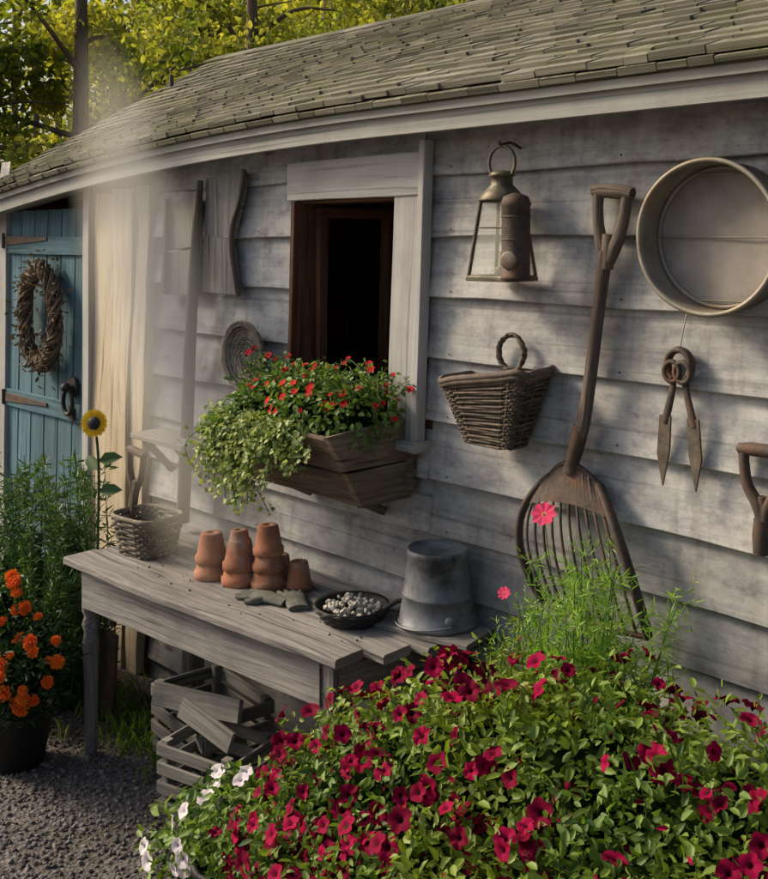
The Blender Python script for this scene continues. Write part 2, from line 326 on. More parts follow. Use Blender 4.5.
vp(-3.015,1.40,2.19,.022,.05,-.032,1,.0)
vp(-3.002,1.4,2.19,.012,.14,.04,1,.0);vp(-2.488,1.4,2.19,.012,.14,.04,1,.1)
plank(mb,(-3.0,.04,2.188),(-2.49,.04,2.188),(0,1,0),.14,.012,1,0,1,.1)
for (a,c) in (((-2.975,.06),(-2.89,.5)),):
    for z in (1.43,2.15): plank(mb,(a[0],a[1],z),(c[0],c[1],z),(0,0,1),.04,.025,1,0,1,.3)
    plank(mb,(a[0],a[1],1.41),(a[0],a[1],2.17),(0,1,0),.04,.025,1,0,1,.3);plank(mb,(c[0],c[1],1.41),(c[0],c[1],2.17),(0,1,0),.04,.025,1,0,1,.4)
mb.build('window_frame',[M_trim,M_int],shed)
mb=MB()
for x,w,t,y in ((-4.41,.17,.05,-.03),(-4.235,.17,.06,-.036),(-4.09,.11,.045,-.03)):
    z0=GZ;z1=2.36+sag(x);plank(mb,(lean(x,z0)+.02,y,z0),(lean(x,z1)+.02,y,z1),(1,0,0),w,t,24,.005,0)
plank(mb,(-4.53,-.05,GZ),(-4.51,-.05,2.3),(1,0,0),.06,.05,8,.001,1,.7)
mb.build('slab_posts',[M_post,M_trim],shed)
mb=MB();xs=np.linspace(-5.43,-4.55,7)
for i in range(6):
    x=(xs[i]+xs[i+1])/2;plank(mb,(lean(x,.16),-.022,.16),(lean(x,2.2),-.022,2.2),(1,0,0),xs[1]-xs[0]-.007,.026,8,.0007,0)
for z in (.45,1.215,2.02): plank(mb,(-5.42,-.043,z),(-4.56,-.043,z),(0,0,1),.09,.014,3,.001,0,.4)
plank(mb,(-5.49,-.03,GZ),(-5.45,-.03,2.2),(1,0,0),.08,.05,5,.001,1,.3)
for z in (2.045,1.215):
    plank(mb,(-5.43,-.054,z),(-4.95,-.054,z+.01),(0,0,1),.05,.006,1,0,2,w1=.018)
    tube(mb,[(-5.44,-.056,z-.04),(-5.44,-.056,z+.04)],.012,8,2)
mb.build('door',[M_door,M_trim,M_iron],shed)
# roof
mb=MB();RY,RZ=1.5,3.22;EY=-.205
def RP(x,f):
    ez=2.38+sag(x)+.10
    return A([x,EY+(RY-EY)*f,ez+(RZ-ez)*f+.008*math.sin(x*1.7)*math.sin(3.1*f)])
Ls=math.hypot(RY-EY,RZ-2.48);ex=.088;nc=int(Ls/ex)+1
for c in range(-1,nc):
    x=XL-.08+rng.random()*.05;ct=rng.uniform(.2,.8)
    while x<XR+.1:
        w=rng.uniform(.07,.17);f0=(c*ex+rng.normal()*.004+.008*math.sin(x*2.2+c*.7)+.005*math.sin(x*5+c))/Ls;f0=max(f0,-.004 if c<0 else 0.0);f1=min(f0+.19/Ls,1.0)
        if c<0: f1=.05
        p0,p1=RP(x+w/2,f0),RP(x+w/2,f1);ax=nrmz(p1-p0);nm=nrmz(np.cross([1,0,0],ax))
        th=rng.uniform(.014,.021);lift=.020+rng.random()*.006
        if c<0: lift=-.002
        dx=RP(x+w,f0)-RP(x,f0)
        plank(mb,p0+nm*lift,p1+nm*.001,dx,w-.003,th,1,0,0,tone=float(np.clip(ct+rng.normal()*.25,0,1)),ch=.001)
        x+=w
x=XL-.1
while x<XR+.1:
    w=.22;p=RP(x+w/2,1);plank(mb,p+A([-w/2,-.05,.0]),p+A([w/2,-.05,.0]),(0,1,.43),.13,.015,1,0,0);x+=w
xs=np.linspace(XL-.09,XR+.1,40);V=[];F=[]
for x in xs:
    e=2.38+sag(x)+.085;V+=[(x,EY+.01,e),(x,RY,RZ-.025),(x,3.25,2.45),(x,3.25,2.40),(x,RY,RZ-.06),(x,EY+.03,e-.012)]
for i in range(39):
    for j in range(6):
        a=i*6+j;b2=i*6+(j+1)%6;F.append((a,a+6,b2+6,b2))
mb.add(V,F,0,.3)
mb.build('roof',[M_shing],shed)
mb=MB();xs=np.linspace(XL-.06,XR+.1,50)
def xs_sweep(y0,y1,a,b_,m,tone):
    sweep(mb,[A([(x,y0,2.38+sag(x)+a),(x,y1,2.38+sag(x)+a),(x,y1,2.38+sag(x)+b_),(x,y0,2.38+sag(x)+b_)]) for x in xs],m,tone)
xs_sweep(-.172,-.148,0,.092,0,.7);xs_sweep(-.190,-.174,.058,.094,0,.35)
xs_sweep(-.146,-.0,.022,.034,0,.2)
p0=A([XL-.07,-.14,2.38+sag(XL)+.03]);plank(mb,p0,(XL-.07,RY,RZ-.09),(0,-.4,1),.09,.025,1,0,0,.5);plank(mb,(XL-.07,3.2,2.38),(XL-.07,RY,RZ-.09),(0,.4,1),.09,.025,1,0,0,.5)
mb.build('fascia',[M_fasc],shed)
mb=MB();p=RP(-5.5,.72);tube(mb,[p,p+A([0,0,.10])],.014,10,0);mb.build('vent_pipe',[M_iron],shed)
# ---------------------------------------------------------------- bench
TZ=.86
mb=MB()
ends=[-2.235,-2.17,-2.11,-2.06];st=[-3.67,-3.655,-3.66,-3.64]
for i in range(4):
    a=(i+.5)/4;yl=-.625+(.585)*a;yr=-.53+.51*a
    plank(mb,(st[i],yl,TZ-.016+rng.normal()*.0012),(ends[i],yr,TZ-.016+rng.normal()*.0012),(-.12 if i==0 else 0,1,0),.585/4-.003,.030,26,.0030,0,w1=.50/4-.003,bow=(0,-.014,.004),ch=.009)
plank(mb,(-3.57,-.585,TZ-.105),(-2.33,-.49,TZ-.105),(0,0,1),.135,.022,12,.0015,0,.85)
plank(mb,(-3.60,-.56,TZ-.1),(-3.60,-.08,TZ-.1),(0,0,1),.12,.022,2,.001,0,.5);plank(mb,(-2.28,-.47,TZ-.1),(-2.20,-.08,TZ-.1),(0,0,1),.12,.022,2,.001,0,.3)
H=TZ-.035-GZ
lathe(mb,[(.0,0),(.022,0),(.026,.03),(.021,.06),(.03,.09),(.024,.12),(.027,.3),(.032,.42),(.024,.46),(.034,.49),(.024,.52),(.033,.54),(.033,H)],(-3.575,-.555,GZ),k=16,mat=0,tone=.35)
for x,y in ((-2.31,-.46),(-3.58,-.10),(-2.2,-.1)): box(mb,(x,y,GZ+H/2),(.065,.065,H),0,.4)
mb.build('potting_bench',[M_tab])
def pot(mb,x,y,z,r,h,tl=0):
    R=(math.sin(tl),0,math.cos(tl)) if tl else (0,0,1)
    rt=r*.66;rm=h*.24
    lathe(mb,[(r*.93,0),(r,.002),(r*1.0,rm),(r*.90,rm+.003),(rt,h-.004),(rt*.92,h),(.012,h),(.009,h-.01)],(x,y,z),axis=R,k=28,mat=0,wob=.006)
for lst in ([(-3.09,-.35,0,.062,.105),(-3.09,-.35,.052,.058,.105)],[(-2.965,-.32,0,.064,.11),(-2.965,-.32,.05,.060,.105),(-2.963,-.32,.10,.045,.085)],[(-2.86,-.275,0,.062,.11),(-2.87,-.22,.0,.05,.1),(-2.86,-.275,.06,.056,.10),(-2.862,-.275,.115,.053,.10)],[(-2.775,-.21,0,.047,.095)]):
    mb=MB()
    for (x,y,z,r,h) in lst: pot(mb,x,y,TZ+z,r,h,.03*rng.normal())
    mb.build('terracotta_pot_stack' if len(lst)>1 else 'terracotta_pot',[M_terra])
for gi,(cx,cy,rot) in enumerate(((-2.76,-.37,.3),(-2.68,-.31,-.5))):
    mb=MB();R=A([[math.cos(rot),-math.sin(rot),0],[math.sin(rot),math.cos(rot),0],[0,0,1]])
    def P(l): return [R@A(q,float)*1.0+A([cx,cy,TZ]) for q in l]
    tube(mb,spath(P([(.09,0,.012),(.04,0,.014),(0,0,.016),(-.04,0,.014)]),4),[.9*.04,.036,.042,.038],12,flat=((0,0,1),.33))
    for k,(dy,l) in enumerate(((-.027,.05),(-.009,.065),(.01,.062),(.027,.045))):
        tube(mb,spath(P([(-.03,dy,.014),(-.055,dy*1.15,.013),(-.04-l,dy*1.35,.010)]),4),[.0105,.0105,.007],8,flat=((0,0,1),.8))
    tube(mb,spath(P([(.01,-.03,.014),(-.01,-.052,.013),(-.035,-.06,.011)]),4),[.012,.012,.008],8)
    mb.build('garden_glove',[M_glove])
mb=MB();c=(-2.46,-.30,TZ);a=np.linspace(0,6.283,97)[:-1]
lathe(mb,[(0,.004),(.075,.0),(.085,.006),(.112,.045),(.119,.05),(.117,.055),(.108,.048),(.08,.014),(0,.010)],c,k=36,mat=0,wob=.01)
for j in range(5):
    rr=.09+.0065*j+.0025*np.sin(a*16+j*math.pi);tube(mb,np.c_[c[0]+rr*np.cos(a),c[1]+rr*np.sin(a),np.full(96,TZ+.01+.009*j)],.005,5,0,closed=True)
tube(mb,spath([(-2.36,-.26,TZ+.05),(-2.33,-.22,TZ+.075),(-2.29,-.20,TZ+.07),(-2.30,-.23,TZ+.03)],6),.008,8,0)
n=90;an=rng.random(n)*6.28;rr=.09*np.sqrt(rng.random(n));T=stoneT(.8)
scatter(mb,T,np.c_[c[0]+rr*np.cos(an),c[1]+rr*np.sin(an),TZ+.032+.02*rng.random(n)+.015*(1-rr/.09)],rng.normal(size=(n,3)),rng.uniform(.006,.014,n),mat=1,smooth=False)
mb.build('shallow_basket_of_bulbs',[M_blk,M_white],shift=(.03,.02,0))
mb=MB();c=(-2.235,-.155,TZ+.012)
pr=[(.118,0),(.127,.004),(.127,.014),(.121,.018),(.109,.09),(.112,.094),(.112,.1),(.108,.104),(.093,.215),(.096,.22),(.096,.238),(.092,.242),(.089,.232),(0,.230)]
lathe(mb,[(r*.98,z*.95) for r,z in pr],c,k=48,mat=0,wob=.010)
for s in (-1,1):
    x=c[0]+s*.114*math.cos(.5);y=c[1]-s*.114*math.sin(.5)
    lathe(mb,[(0,0),(.016,0),(.016,.008),(0,.01)],(x,y,c[2]+.04),axis=(s*math.cos(.5),-s*math.sin(.5),0),k=12,mat=0)
an=np.linspace(-.5,math.pi-.5,25);tube(mb,np.c_[c[0]+.133*np.cos(an+3.14),c[1]+.133*np.sin(an+3.14),c[2]+.03-.02*np.sin(np.linspace(0,3.14,25))],.003,6,0)
mb.build('galvanised_bucket',[M_buck],shift=(.03,.025,.004))
mb=MB();plank(mb,(-2.38,-.20,TZ+.008),(-2.03,-.13,TZ+.008),(0,1,0),.17,.016,6,.002,0,.5);mb.build('wooden_board',[M_tab])
# fallen petals and crumbs of soil on the bench
mb=MB();n=140;x=rng.uniform(-3.5,-2.25,n);y=rng.uniform(-.5,-.06,n);scatter(mb,stoneT(.6),np.c_[x,y,np.full(n,TZ+.003)],rng.normal(size=(n,3)),rng.uniform(.0015,.005,n),mat=0,smooth=False);mb.build('soil_crumbs',[M_soil])
def woven(mb,fn,rows,stakes,r=.004,h0=0,h1=1,mat=0,n=120):
    a=np.linspace(0,1,n,endpoint=False)
    for j in range(rows):
        h=h0+(h1-h0)*j/(rows-1)
        P,Nn=fn(a,h);P=P+Nn*(r*.9*np.cos(a*stakes*math.pi+j*math.pi))[:,None];P[:,2]+=.002*np.sin(a*31+j*2.3);tube(mb,P,r*rng.uniform(.85,1.15),5,mat,closed=True)
    for s in range(stakes):
        pts=[fn(A([s/stakes]),h)[0][0] for h in np.linspace(h0,h1,5)];tube(mb,pts,r*.8,5,mat)
def sqring(c,hw,hd,z,rot=0,e=4.0,ex=None):
    def f(a):
        t=a*2*np.pi;x=np.sign(np.cos(t))*np.abs(np.cos(t))**(2/e)*hw;y=np.sign(np.sin(t))*np.abs(np.sin(t))**(2/e)*hd
        X=x*math.cos(rot)-y*math.sin(rot);Y=x*math.sin(rot)+y*math.cos(rot);P=np.c_[c[0]+X,c[1]+Y,np.full(len(a),z)];Nn=nrmz(np.c_[X,Y,np.zeros(len(a))]);return P,Nn
    return f
mb=MB()
f=lambda a,h:sqring((-3.50,-.36),.095+.025*h,.075+.025*h,TZ+.006+.135*h,.12)(a)
woven(mb,f,13,30,.0055)
tube(mb,f(np.linspace(0,1,90,endpoint=False),1.03)[0],.009,8,0,.6,closed=True)
P=f(np.linspace(0,1,40,endpoint=False),0)[0];mb.add(P,[tuple(range(40))],0,.3)
tube(mb,spath([(-3.60,-.37,TZ+.13),(-3.60,-.36,TZ+.21),(-3.585,-.36,TZ+.26)],6),.007,6,0)
mb.build('wicker_tray_basket',[M_wick2])
def crate(name,c,s,rz,z0=GZ,tone=None):
    mb=MB();R=A([[math.cos(rz),-math.sin(rz),0],[math.sin(rz),math.cos(rz),0],[0,0,1]])
    hx,hy,hz=s
    T=lambda x,y,z:R@A([x,y,0])+A([c[0],c[1],z0+z])
    for sx in (-1,1):
        for sy in (-1,1): plank(mb,T(sx*(hx-.02),sy*(hy-.02),0),T(sx*(hx-.02),sy*(hy-.02),hz),R@A([1,0,0]),.03,.03,1,0,0)
    for j in range(4):
        z=hz*(j+.5)/4
        for sy in (-1,1): plank(mb,T(-hx,sy*hy,z),T(hx,sy*hy,z),(0,0,1),hz/4-.022,.012,4,.001,0)
        for sx in (-1,1): plank(mb,T(sx*(hx+.003),-hy,z),T(sx*(hx+.003),hy,z),(0,0,1),hz/4-.022,.012,4,.001,0)
    for j in range(4): plank(mb,T(-hx,-hy+(j+.5)*hy/2,.012),T(hx,-hy+(j+.5)*hy/2,.012),R@A([0,1,0]),hy/2-.01,.012,1,0,0)
    mb.build(name,[M_old])
crate('wooden_crate',(-2.93,-.44),(.15,.12,.25),.25);crate('wooden_crate',(-3.22,-.26),(.2,.14,.27),-.1)
mb=MB();plank(mb,(-3.35,-.42,GZ+.26),(-2.88,-.38,GZ+.33),(0,.3,1),.08,.018,6,.001,0,.8);plank(mb,(-3.05,-.50,GZ+.33),(-2.82,-.46,GZ+.27),(0,.2,1),.07,.016,6,.001,0,.6);mb.build('loose_boards',[M_old])
# ---------------------------------------------------------------- window box
mb=MB()
x0,x1=-2.98,-2.44
def wy(z): return -.24-(z-1.19)/.22*.12
for j in range(2):
    za=1.19+j*.115;zb=za+.11;plank(mb,(x0,(wy(za)+wy(zb))/2,(za+zb)/2),(x1,(wy(za)+wy(zb))/2,(za+zb)/2),(0,wy(zb)-wy(za),zb-za),.118,.02,10,.003,0)
for x in (x0-.012,x1+.012):
    for j in range(2):
        za=1.185+j*.125;zb=za+.12
        V=[];t=.011
        for dx in (-t,t):
            V+=[(x+dx,-.03,za),(x+dx,wy(za)-.012,za),(x+dx,wy(zb)-.014-.01*j,zb-.004),(x+dx,-.03,zb+.02*j)]
        V=A(V)+rng.normal(size=(8,3))*.0015
        mb.add(V,[(0,1,2,3),(7,6,5,4),(0,4,5,1),(1,5,6,2),(2,6,7,3),(3,7,4,0)],0,.75+.25*j,np.c_[V[:,1]+3*j,V[:,2]])
plank(mb,(x0,-.135,1.195),(x1,-.135,1.195),(0,1,0),.20,.02,4,.002,0);plank(mb,(x0-.02,-.040,1.30),(x1+.05,-.040,1.31),(0,0,1),.2,.02,4,.002,0,.4)
mb.add([(x0,-.03,1.38),(x1,-.03,1.38),(x1,wy(1.38),1.38),(x0,wy(1.38),1.38)],[(0,1,2,3)],1)
for x in (x0+.06,x1-.1): plank(mb,(x,-.04,1.12),(x,-.16,1.18),(1,0,0),.03,.03,1,0,0)
mb.build('window_box',[M_brn,M_soil],shift=(0,0,.02))
def blob_pts(blobs,n,lo=.75,hi=1.05,zmin=None,ymax=None):
    out=[];nn=[];B=[(A(c,float),A(r,float)) for c,r in blobs];w=A([r[0]*r[1]+r[1]*r[2]+r[0]*r[2] for _,r in B]);w=w/w.sum()
    while len(out)<n:
        i=rng.choice(len(B),p=w);c,r=B[i];d=nrmz(rng.normal(size=3));p=c+r*d*rng.uniform(lo,hi)*(1+.12*math.sin(d[0]*7+i)*math.sin(d[2]*6+d[1]*5))
        ok=True
        for j,(c2,r2) in enumerate(B):
            if j!=i and (((p-c2)/r2)**2).sum()<.5: ok=False;break
        if zmin is not None and p[2]<zmin: ok=False
        if ymax is not None and p[1]>ymax: ok=False
        if ok: out.append(p);nn.append(nrmz(d/r))
    return A(out),A(nn)
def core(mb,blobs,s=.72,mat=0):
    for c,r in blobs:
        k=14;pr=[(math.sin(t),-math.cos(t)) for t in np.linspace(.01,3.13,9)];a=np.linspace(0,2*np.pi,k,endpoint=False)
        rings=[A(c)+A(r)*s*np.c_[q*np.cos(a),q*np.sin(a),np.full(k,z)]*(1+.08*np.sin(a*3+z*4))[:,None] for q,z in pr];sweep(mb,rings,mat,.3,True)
def leaves(mb,T,P,Nn,size,mat,out=.6,up=.5,rnd=.6,tone=None,dn=None):
    n=len(P);N_=nrmz(Nn*out+A([0,0,up])+rng.normal(size=(n,3))*rnd);dx=nrmz(Nn+rng.normal(size=(n,3))*.7+(0 if dn is None else A([0,0,-dn])))
    scatter(mb,T,P,N_,size,tone,mat,dirx=dx)
mb=MB();bl=[((-2.92,-.22,1.46),(.13,.15,.11)),((-2.70,-.22,1.49),(.16,.16,.12)),((-2.53,-.2,1.47),(.11,.14,.10)),((-2.96,-.34,1.40),(.10,.10,.12))]
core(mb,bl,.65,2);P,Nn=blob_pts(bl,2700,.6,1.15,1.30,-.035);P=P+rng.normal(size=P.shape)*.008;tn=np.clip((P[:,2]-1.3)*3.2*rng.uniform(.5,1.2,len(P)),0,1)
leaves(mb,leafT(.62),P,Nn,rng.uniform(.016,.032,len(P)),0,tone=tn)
for i in range(110):
    b0=A([rng.uniform(-3.02,-2.44),rng.uniform(-.3,-.1),1.54]);d=A([rng.normal()*.07,rng.normal()*.04,rng.uniform(.02,.11)]);pts=spath([b0,b0+d*.6+A([.0,0,.01]),b0+d],4);tube(mb,pts,.0016,4,1)
    q=A([pts[j]+rng.normal(size=3)*.006 for j in range(len(pts))]);leaves(mb,leafT(.6),q,rng.normal(size=(len(q),3)),.02,0)
    if i%4==0: scatter(mb,flowerT(5,.2,.75),[b0+d],[(0.2,-.6,.6)],rng.uniform(.009,.015),mat=3)
P,Nn=blob_pts(bl[:3],60,1.0,1.3,1.48,-.05);keep=Nn[:,2]>-.1
scatter(mb,flowerT(5,.2,.75),P[keep],Nn[keep]+A([0,-.5,.4]),rng.uniform(.008,.015,keep.sum()),mat=3)
for i in range(80):
    x=rng.uniform(-3.05,-2.62);b0=A([x,-.30-rng.random()*.06,1.44]);l=rng.uniform(.08,.24)*(1.15 if x<-2.78 else .45);pts=spath([b0,b0+A([rng.normal()*.03,-.07,.02*rng.random()]),b0+A([rng.normal()*.05,-.09,-l*.5]),b0+A([rng.normal()*.06,-.085,-l])],5);tube(mb,pts,.0015,4,1)
    q=np.repeat(pts,3,0)+rng.normal(size=(len(pts)*3,3))*.012;leaves(mb,leafT(.8),q,np.tile([0,-1,.2],(len(q),1)),rng.uniform(.012,.024,len(q)),4,dn=.6)
mb.build('window_box_flowers',[M_leafB,M_stem,M_core,M_red,M_leafV],shift=(.03,0,0))
# ---------------------------------------------------------------- wall hung things
mb=MB();cx,cy=-2.03,-.115;zb,zt=1.925,2.165
c3=lambda s,h,z:A([(cx+a*h,cy+b_*h*.85,z) for a,b_ in ((-1,-1),(1,-1),(1,1),(-1,1))])
B_=c3(1,.080,zb);T_=c3(1,.050,zt)
for i in range(4):
    tube(mb,[B_[i],T_[i]],.0065,6,0);tube(mb,[B_[i],B_[(i+1)%4]],.007,6,0);tube(mb,[T_[i],T_[(i+1)%4]],.006,6,0)
    m1=B_[i]*.35+T_[i]*.65;m2=B_[(i+1)%4]*.35+T_[(i+1)%4]*.65
    if i in(0,3): tube(mb,[m1,m2],.003,5,0)
    V=A([B_[i],B_[(i+1)%4],T_[(i+1)%4],T_[i]])*.999+A([cx,cy,2.05])*.001
    if i in (0,1): mb.add(V,[(0,1,2,3)],1,.5)
box(mb,(cx,cy,zb-.006),(.17,.15,.012),0,.4)
lathe(mb,[(.074,0),(.076,.004),(.055,.03),(.035,.05),(.034,.075),(.045,.078),(.03,.092),(0,.098)],(cx,cy,zt),k=24,mat=0,tone=.7)
an=np.linspace(0,2*np.pi,32,endpoint=False);tube(mb,np.c_[cx+.052*np.cos(an),np.full(32,cy+.0),zt+.118+.055*np.sin(an)],.0055,8,0,.9,closed=True)
tube(mb,spath([(cx,-.02,zt+.17),(cx,-.07,zt+.185),(cx,cy-.004,zt+.176),(cx,cy-.014,zt+.188)],5),.005,6,2)
sx=cx+.088
lathe(mb,[(.0,0),(.046,0),(.046,.012),(.044,.014),(.044,.225),(.048,.23),(.038,.255),(.012,.265),(0,.266)],(sx,cy-.04,zb-.005),k=24,mat=2,tone=.6)
for zz in (.05,.12,.19):lathe(mb,[(.0445,zz),(.047,zz+.003),(.0445,zz+.006)],(sx,cy-.04,zb-.005),k=24,mat=2,tone=.9)
lathe(mb,[(0,.002),(.024,.002),(.028,.0),(.028,-.006)],(sx+.008,cy-.086,zb+.055),axis=(0.2,-1,0),k=20,mat=3,tone=.9)
lathe(mb,[(0,0),(.02,0),(.022,.03),(.012,.035),(.011,.08),(0,.082)],(cx,cy,zb),k=14,mat=3)
mb.build('metal_lantern',[M_brass,M_glass,M_iron,M_steel],shift=(.06,0,0.002),scale=.93,about=(-2.0,-.02,2.12))
mb=MB();wc=(-2.0,-.10)
def f(a,h):
    P,Nn=sqring(wc,.085+.07*h,.045+.035*h,1.45+.19*h,0,9)(a);P[:,2]+=.02*h*(P[:,0]-wc[0])/.15+.006*np.sin(a*17)*h;return P,Nn
woven(mb,f,24,34,.0042,n=140)
for hh in (1.0,1.06): tube(mb,f(np.linspace(0,1,90,endpoint=False),hh)[0],.010,8,0,.6,closed=True)
P=f(np.linspace(0,1,40,endpoint=False),0)[0];mb.add(P,[tuple(range(40))],0,.2)
for hh in (.12,.95):
    V=[];F=[]
for i,h in enumerate((.0,.97)):
    P=f(np.linspace(0,1,40,endpoint=False),h)[0];P[:,:2]=A(wc)+(P[:,:2]-A(wc))*.95;V.append(P)
mb.add(np.vstack(V),[(i,(i+1)%40,40+(i+1)%40,40+i) for i in range(40)],0,.0)
a=np.linspace(0,2*np.pi,60,endpoint=False)
for k in range(4): tube(mb,np.c_[wc[0]+.02+(.048+.006*np.sin(5*a+k*2))*np.cos(a),-.05+.006*np.cos(5*a+k*2),1.715+.052*np.sin(a)+.004*np.cos(4*a+k)],.0045,6,0,.5,closed=True)
mb.build('wall_wicker_basket',[M_wick])
def dgrip(mb,c,tilt,s=1.0,mat=0,metal=1,th=1.0,full=False):
    R=A([[math.cos(tilt),0,math.sin(tilt)],[0,1,0],[-math.sin(tilt),0,math.cos(tilt)]]);P=lambda l:A([R@(A(q,float)*s)+A(c) for q in l])
    k=A([.014,.016,.014,.013,.014])*th
    if full: L_=[(.006,0,-.11),(.020,0,-.07),(.036,0,-.02),(.044,0,.03),(.046,0,.085)]
    else: L_=[(.004,0,-.10),(.014,0,-.06),(.042,0,-.01),(.050,0,.05),(.048,0,.085)]
    for sg in (-1,1): tube(mb,spath(P([(sg*a,b,c_) for a,b,c_ in L_]),6),k,10,mat)
    tube(mb,P([(0,0,-.13),(0,0,-.035)]),[.016*th,.020 if full else .012],10,mat)
    tube(mb,P([(-.062,0,.08),(-.03,0,.082),(.03,0,.082),(.062,0,.08)]),A([.014,.017,.017,.014])*th,12,mat)
    tube(mb,P([(-.068,0,.08),(.068,0,.08)]),.007,8,metal)
mb=MB();dgrip(mb,(-1.675,-.06,2.10),.10,1.0,0,1,1.2,True)
tube(mb,spath([(-1.69,-.06,2.02),(-1.715,-.06,1.85),(-1.745,-.065,1.62),(-1.755,-.08,1.53),(-1.79,-.075,1.43)],8),[.020,.018,.018,.021,.017],12,0,.6)
tube(mb,spath([(-1.757,-.08,1.535),(-1.768,-.08,1.49),(-1.79,-.075,1.43),(-1.795,-.075,1.40)],6),[.0215,.022,.02,.026],12,1,.5)
nt_=12;tin=[]
for i in range(nt_):
    s=i/(nt_-1);p0=A([-1.88+.165*s,-.055-.02*math.sin(math.pi*s),1.375+.05*math.sin(math.pi*s)]);p1=A([-2.02+.44*s,-.15,1.24+.03*s]);p2=A([-1.885+.345*s,-.085-.03*math.sin(math.pi*s),1.02-.01*s])
    t=np.linspace(0,1,15)[:,None];tin.append((1-t)**2*p0+2*t*(1-t)*p1+t*t*p2)
for i,c in enumerate(tin):
    if i in(0,nt_-1): tube(mb,c,.011,8,1,.4,flat=((0,1,0),1.5))
    else: tube(mb,c,.0042,7,1,.7)
V=[];F=[]
for c in tin:
    for j in range(5): V.append(c[j]+A([0,-.004,0]))
for i in range(nt_-1):
    for j in range(4): a0=i*5+j;F.append((a0,a0+1,a0+6,a0+5))
mb.add(V,F,1,.6,None,True);tube(mb,A([c[-1] for c in tin]),.008,8,1,.4);tube(mb,A([c[0] for c in tin]),.009,8,1,.4)
mb.build('potato_fork',[M_hand,M_iron],shift=(.048,0,0))
mb=MB();c=(-1.31,0,2.056)
lathe(mb,[(.183,.012),(.187,.012),(.188,.115),(.195,.118),(.196,.126),(.190,.129),(.184,.126),(.183,.115),(.181,.05),(.183,.012)],(c[0],0,c[2]),axis=(0,-1,0),k=72,mat=0,tone=.6,wob=.006)
lathe(mb,[(.182,.045),(.176,.052),(.170,.045)],(c[0],0,c[2]),axis=(0,-1,0),k=64,mat=0,tone=.4)
lathe(mb,[(.0,.040),(.09,.037),(.181,.040)],(c[0],0,c[2]),axis=(0,-1,0),k=64,mat=1,tone=.5)
for s in np.linspace(-.16,.16,3): 
    h=math.sqrt(.178**2-s*s);tube(mb,[(c[0]-h,-.047,c[2]+s),(c[0]+h,-.047,c[2]+s)],.0022,5,0)
mb.build('garden_sieve',[M_galv,M_mesh])
mb=MB();cx,cz=-1.455,1.73;y=-.048
a=np.linspace(math.radians(-60),math.radians(240),26)
tube(mb,np.c_[cx+.034*np.cos(a),np.full(26,y),cz-.005+.040*np.sin(a)],.0095,8,0,flat=((0,1,0),1.6))
for s in (-1,1):
    an=np.linspace(0,2*np.pi,20,endpoint=False);tube(mb,np.c_[cx+s*.015+.022*np.cos(an),np.full(20,y-.012),cz-.022+.026*np.sin(an)],.007,8,0,closed=True)
    tube(mb,spath([(cx+s*.016,y,cz-.04),(cx+s*.022,y,cz-.08),(cx+s*.032,y,cz-.12),(cx+s*.042,y,cz-.16)],6),[.010,.010,.011,.012],8,0,flat=((0,1,0),.6))
    V=A([(cx+s*.024,y,cz-.14),(cx+s*.056,y,cz-.14),(cx+s*.064,y,cz-.24),(cx+s*.048,y,cz-.325),(cx+s*.028,y,cz-.23)])
    V2=np.vstack([V+A([0,-.004,0]),V+A([0,.004,0])]);mb.add(V2,[(0,1,2,3,4),(9,8,7,6,5)]+[(i,i+5,(i+1)%5+5,(i+1)%5) for i in range(5)],1,.5)
tube(mb,spath([(cx,y,cz+.03),(cx+.012,y,cz+.09),(cx+.025,-.04,cz+.16)],6),.0018,5,2)
mb.build('sheep_shears',[M_iron,M_steel,M_rope],shift=(.03,0,0))
mb=MB();dgrip(mb,(-1.235,-.055,1.46),-.02,.95,1,1,1.0);tube(mb,[(-1.235,-.055,1.37),(-1.238,-.055,1.33),(-1.24,-.055,1.285)],[.021,.022,.018],12,1)
mb.build('rusty_tool_grip',[M_hand,M_iron],shift=(.04,0,0))
def outline(mb,pts,y0,y1,mat,tone):
    V=A([(x,y0,z) for x,z in pts]+[(x,y1,z) for x,z in pts]);n=len(pts)
    mb.add(V,[tuple(range(n)),tuple(range(2*n-1,n-1,-1))]+[(i,i+n,(i+1)%n+n,(i+1)%n) for i in range(n)],mat,tone,np.c_[V[:,2]+tone*5,V[:,0]])
mb=MB()
outline(mb,[(-3.95,2.03),(-3.72,2.05),(-3.71,2.25),(-3.94,2.24)][::-1],-.05,-.03,0,.9);outline(mb,[(-3.97,1.84),(-3.72,1.845),(-3.715,2.04),(-3.94,2.02)][::-1],-.053,-.034,0,.6)
plank(mb,(-3.955,-.062,1.85),(-3.93,-.062,2.25),(1,0,0),.02,.02,4,.001,1)
mb.build('wooden_paddle',[M_old,M_hand],shift=(.10,-.004,-.025))
mb=MB()
outline(mb,[(-3.63,2.06),(-3.44,2.055),(-3.42,2.12),(-3.385,2.21),(-3.36,2.31),(-3.62,2.30)][::-1],-.055,-.033,0,.8);outline(mb,[(-3.64,1.84),(-3.40,1.835),(-3.425,1.93),(-3.445,2.05),(-3.63,2.07)][::-1],-.06,-.037,0,.7)
tube(mb,spath([(-3.355,-.06,2.32),(-3.385,-.06,2.20),(-3.43,-.06,2.11),(-3.44,-.06,2.03),(-3.42,-.06,1.93),(-3.395,-.06,1.83)],6),.011,8,1)
mb.build('wooden_paddle',[M_old,M_hand],shift=(.07,-.004,0))
